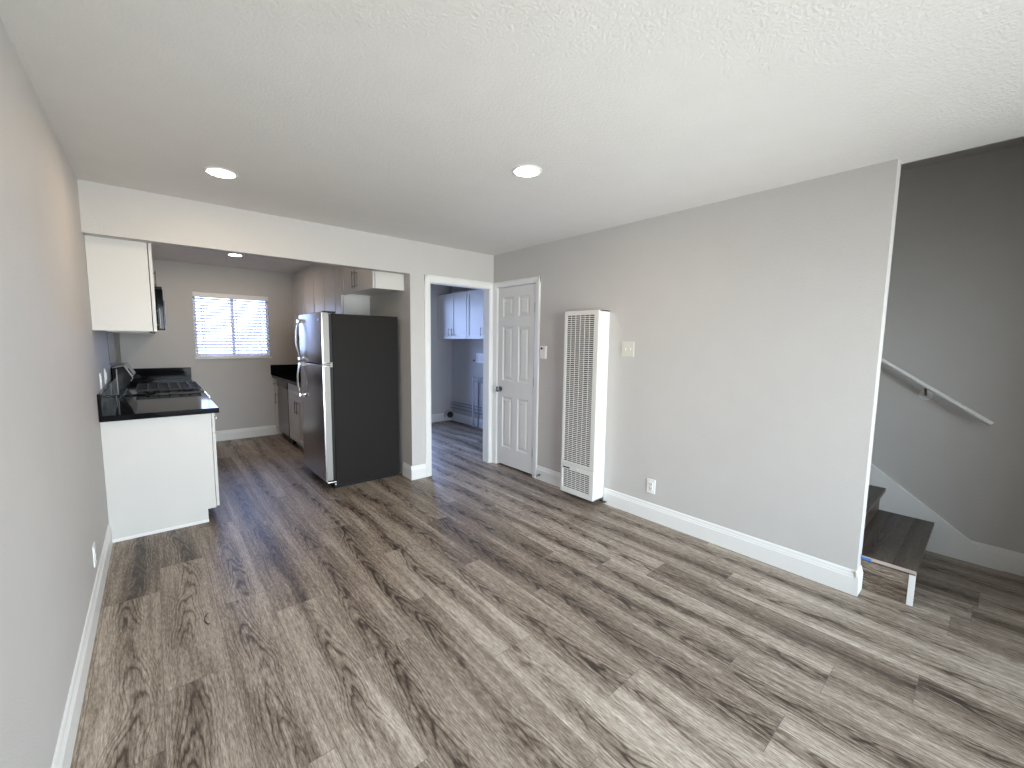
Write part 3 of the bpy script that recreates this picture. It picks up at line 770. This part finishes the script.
# ------------------------------------------------------------------ laundry
LG = 'white laundry wall cabinets'
def lcab(label, y0, y1):
    ym = (y0+y1)/2
    return wall_cab(label, -1, LX-.002, 3.840, y0, y1, 1.492, 2.250, [ym], [(ym-.042, 1.535, 1.665), (ym+.042, 1.535, 1.665)], LG)
lcab('white two-door laundry wall cabinet in the far corner', 5.605, 6.503)
lcab('white two-door laundry wall cabinet nearer the doorway', 4.700, 5.598)
PG = 'painted water pipes in the laundry'
for z, yy, lab in ((.352, 4.9, 'topmost of the three thin horizontal pipes along the laundry wall'), (.302, 4.9, 'middle one of the three thin horizontal pipes along the laundry wall'), (.243, 4.9, 'lowest of the three thin horizontal pipes along the laundry wall')):
    t = thing('water_pipe', lab, 'pipe', (LX-.03, 5.7, z), PG)
    part(MB().tube([(LX-.030, LY-.012, z), (LX-.030, 5.8, z), (LX-.030, yy, z)], .009, 10), 'pipe_run', PIPED, t, True)
    for yb_ in (6.44, 5.50):
        part(MB().box(LX-.040, LX-.001, yb_, yb_+.015, z-.014, z+.014, .002), 'bracket', PIPE, t)
t = thing('drain_pipe', 'tall pale vertical pipe on the laundry wall under the outlet box', 'pipe', (LX-.06, 5.745, 0))
part(MB().tube([(LX-.062, 5.745, .002), (LX-.062, 5.745, .6), (LX-.062, 5.745, .845)], .016, 14), 'riser', PIPE, t, True)
part(MB().tube([(LX-.062, 5.745, .845), (LX-.062, 5.70, .852), (LX-.062, 5.05, .852)], .012, 12), 'branch', PIPED, t, True)
part(MB().tube([(LX-.062, 5.70, .78), (LX-.062, 5.10, .78)], .008, 12), 'lower_branch', PIPED, t, True)
t = thing('drain_pipe', 'thin vertical pipe on the laundry wall close to the door jamb', 'pipe', (LX-.06, 5.60, 0))
part(MB().tube([(LX-.062, 5.60, .002), (LX-.062, 5.60, .77)], .010, 14), 'riser', PIPED, t, True)
t = thing('washer_outlet_box', 'white washer outlet box set in the laundry wall', 'outlet box', (LX, 5.61, 1.09))
part(MB().box(LX-.012, LX-.001, 5.500, 5.730, 1.098, 1.118, .002).box(LX-.012, LX-.001, 5.500, 5.730, 1.232, 1.252, .002).box(LX-.012, LX-.001, 5.710, 5.730, 1.118, 1.232, .002).box(LX-.012, LX-.001, 5.500, 5.520, 1.118, 1.232, .002), 'face_frame', TRIM, t)
part(MB().box(LX-.004, LX-.001, 5.520, 5.710, 1.118, 1.232), 'recess_back', PIPE, t)
o = MB().cyl((LX-.012, 5.80, 1.13), (1, 0, 0), .014, .022, 14).build('capped_pipe_end', BRKT, smooth=True)
tag(o, 'small dark capped pipe end beside the washer outlet box', 'pipe cap')
t = thing('dryer_vent_duct', 'short galvanised dryer vent duct with a dark mouth in the laundry corner', 'duct', (4.03, 6.38, .06))
dd = MB(); seg = 24
ax = Vector((-.35, -.93, .05)).normalized(); c0 = Vector((4.045, 6.475, .13)); 
part(MB().tube([c0+Vector((0, .02, 0)), c0+ax*.04, c0+ax*.14], .058, 24).tube([c0+ax*.125, c0+ax*.145], .063, 24), 'duct', DUCT, t, True)
part(MB().tube([c0+ax*.1455, c0+ax*.147], .055, 24), 'duct_mouth_shade', DUCTSHADE, t, label='dark disc painted for the shade inside the duct')  # flat black disc stands for shade in the closed duct end
part(MB().tube([(3.965, 6.47, .08), (3.945, 6.46, .115), (3.965, 6.46, .150), (3.99, 6.47, .165)], .012, 10), 'loose_strap', PALEBR, t, True)

# ------------------------------------------------------------------ stairs
st = thing('staircase', 'dark wood-look stairs climbing behind the grey wall with a white skirt board', 'stairs', (3.65, 1.0, 0))
RISE, RUN, Y1, N = .174, .272, .198, 13
X0_, X1_ = 3.158, 4.129
def zt(i): return .217 + RISE*i
def stair_planks(x0, x1, y0, y1, z, seed):
    # planks run along x in three strips
    rects = []
    ws = [(y0, y0+.105), (y0+.105, y1)]
    for a, b in ws:
        rects.append(([(x0, a, z), (x1, a, z), (x1, b, z), (x0, b, z)], None, None, a, b))
    return rects
def surf(name, quads, seed, parent, m=None):
    """textured quads: corners given so that the first edge runs across the grain and the fourth along it"""
    rects = []
    for P in quads:
        wd = (Vector(P[1])-Vector(P[0])).length; ln = (Vector(P[3])-Vector(P[0])).length
        rects.append((P, [(0.0, 0.0), (wd, 0.0), (wd, ln), (0.0, ln)], (wd, ln)))
    o = plank_mesh(name, rects, m or TREADM, seed=seed)
    base = Vector(parent.location); o.parent = parent; o.data.transform(Matrix.Translation(-base)); o['_o'] = list(base)
    return o
def box_quads(x0, x1, y0, y1, z0, z1, top_split=None):
    q = []
    ys = [y0] + ([top_split] if top_split else []) + [y1]
    for a, b in zip(ys[:-1], ys[1:]): q.append([(x1, a, z1), (x1, b, z1), (x0, b, z1), (x0, a, z1)])
    q.append([(x0, y0, z0), (x0, y0, z1), (x1, y0, z1), (x1, y0, z0)])          # front
    q.append([(x0, y1, z1), (x0, y1, z0), (x1, y1, z0), (x1, y1, z1)])
    q.append([(x0, y0, z0), (x0, y0, z1), (x0, y1, z1), (x0, y1, z0)])
    q.append([(x1, y0, z0), (x1, y1, z0), (x1, y1, z1), (x1, y0, z1)])
    q.append([(x0, y0, z0), (x1, y0, z0), (x1, y1, z0), (x0, y1, z0)])
    return q
for i in range(N):
    yn = Y1 + RUN*i; z = zt(i)
    xa = 3.128 if i == 0 else X0_
    if i == 0:
        q = box_quads(3.128, X1_, yn, YE-.001, z-.026, z, yn+.10) + box_quads(X0_, X1_, YE-.001, yn+RUN+.03, z-.026, z)
    else:
        q = box_quads(xa, X1_, yn, yn+RUN+.03, z-.026, z, yn+.10)
    surf('tread', q, 20+i, st)
    z0 = 0 if i == 0 else zt(i-1)
    surf('riser', box_quads(3.166 if i == 0 else X0_, X1_, yn+.028, yn+.046, z0, z-.026), 60+i, st)
# side of the first step, in front of the wall end
surf('side_panel', box_quads(3.157, 3.166, Y1+.027, YE-.001, 0, .191), 90, st, FLOORM)
part(MB().box(3.154, 3.166, Y1, Y1+.027, .001, .190, .001), 'white_corner_strip', TRIM, st, label='white painted strip at the step corner')
part(MB().box(3.118, 3.128, Y1-.002, YE-.001, .200, .2185, .003), 'edge_trim', PALEBR, st, label='wood edging coloured pale for the light on it')  # pale colour carries the light this edge catches
# skirt board
sk = [(-.135, 0), (-.135, .032), (.569, .553), (Y1+RUN*N, .553+.745*(Y1+RUN*N-.569)), (Y1+RUN*N, .1+.70*(Y1+RUN*N-.569)), (.9, 0)]
part(MB().prism([(a, b) for a, b in sk], 0, X1_+.001, XS-.0005), 'skirt_board', TRIM, st, label='white sloping skirt board')
o = MB().box(3.1155, 3.118, .385, .433, .200, .213).build('tape_strip', TAPE)
tag(o, 'bit of blue masking tape stuck on the first stair edge by the wall end', 'tape')

# handrail
hr = thing('handrail', 'pale metal handrail sloping up the dark stair wall', 'handrail', (4.09, .3, 1.1))
a = Vector((4.085, -.006, .962)); b = Vector((4.085, .572, 1.357)); d = (b-a)
rail = MB(); L = 5.2
dn = d.normalized(); up = Vector((1, 0, 0)).cross(dn).normalized()
if up.z < 0: up = -up
prof = [(math.cos(2*math.pi*k/16), math.sin(2*math.pi*k/16)) for k in range(16)]
v0 = [rail.bm.verts.new(a + Vector((1, 0, 0))*p[0]*.017 + up*p[1]*.0145) for p in prof]
v1 = [rail.bm.verts.new(a + d*L + Vector((1, 0, 0))*p[0]*.017 + up*p[1]*.0145) for p in prof]
rail.bm.faces.new(v0); rail.bm.faces.new(v1[::-1])
for k in range(16): rail.bm.faces.new((v0[k], v1[k], v1[(k+1) % 16], v0[(k+1) % 16]))
part(rail, 'rail', RAILP, hr, True)
for s_ in (.555, 2.6, 4.6):
    p = a + d*s_
    part(MB().tube([p + Vector((0, 0, -.014)), p + Vector((.012, 0, -.042)), p + Vector((.042, 0, -.064)), p + Vector((.066, 0, -.068))], .0075, 10), 'bracket', BRKT, hr, True, label='dark rail bracket')
    part(MB().cyl(p + Vector((.067, 0, -.070)), (1, 0, 0), .036, .006, 24, bev=.002), 'wall_flange', RAILP if s_ < 1 else BRKT, hr, True)

# a small curl lying on the planks
c = Vector((.148, 2.55, .004)); pts = [c + Vector((.022*math.cos(t_), .055*math.sin(t_), 0)) for t_ in [math.radians(x) for x in range(100, 265, 12)]]
o = MB().tube(pts, .0022, 8).build('curled_strand', BRKT, smooth=True)
tag(o, 'small dark curled strand lying on the floor planks before the base cabinet', 'strand')

for ob in bpy.data.objects:
    if '_o' in ob: del ob['_o']
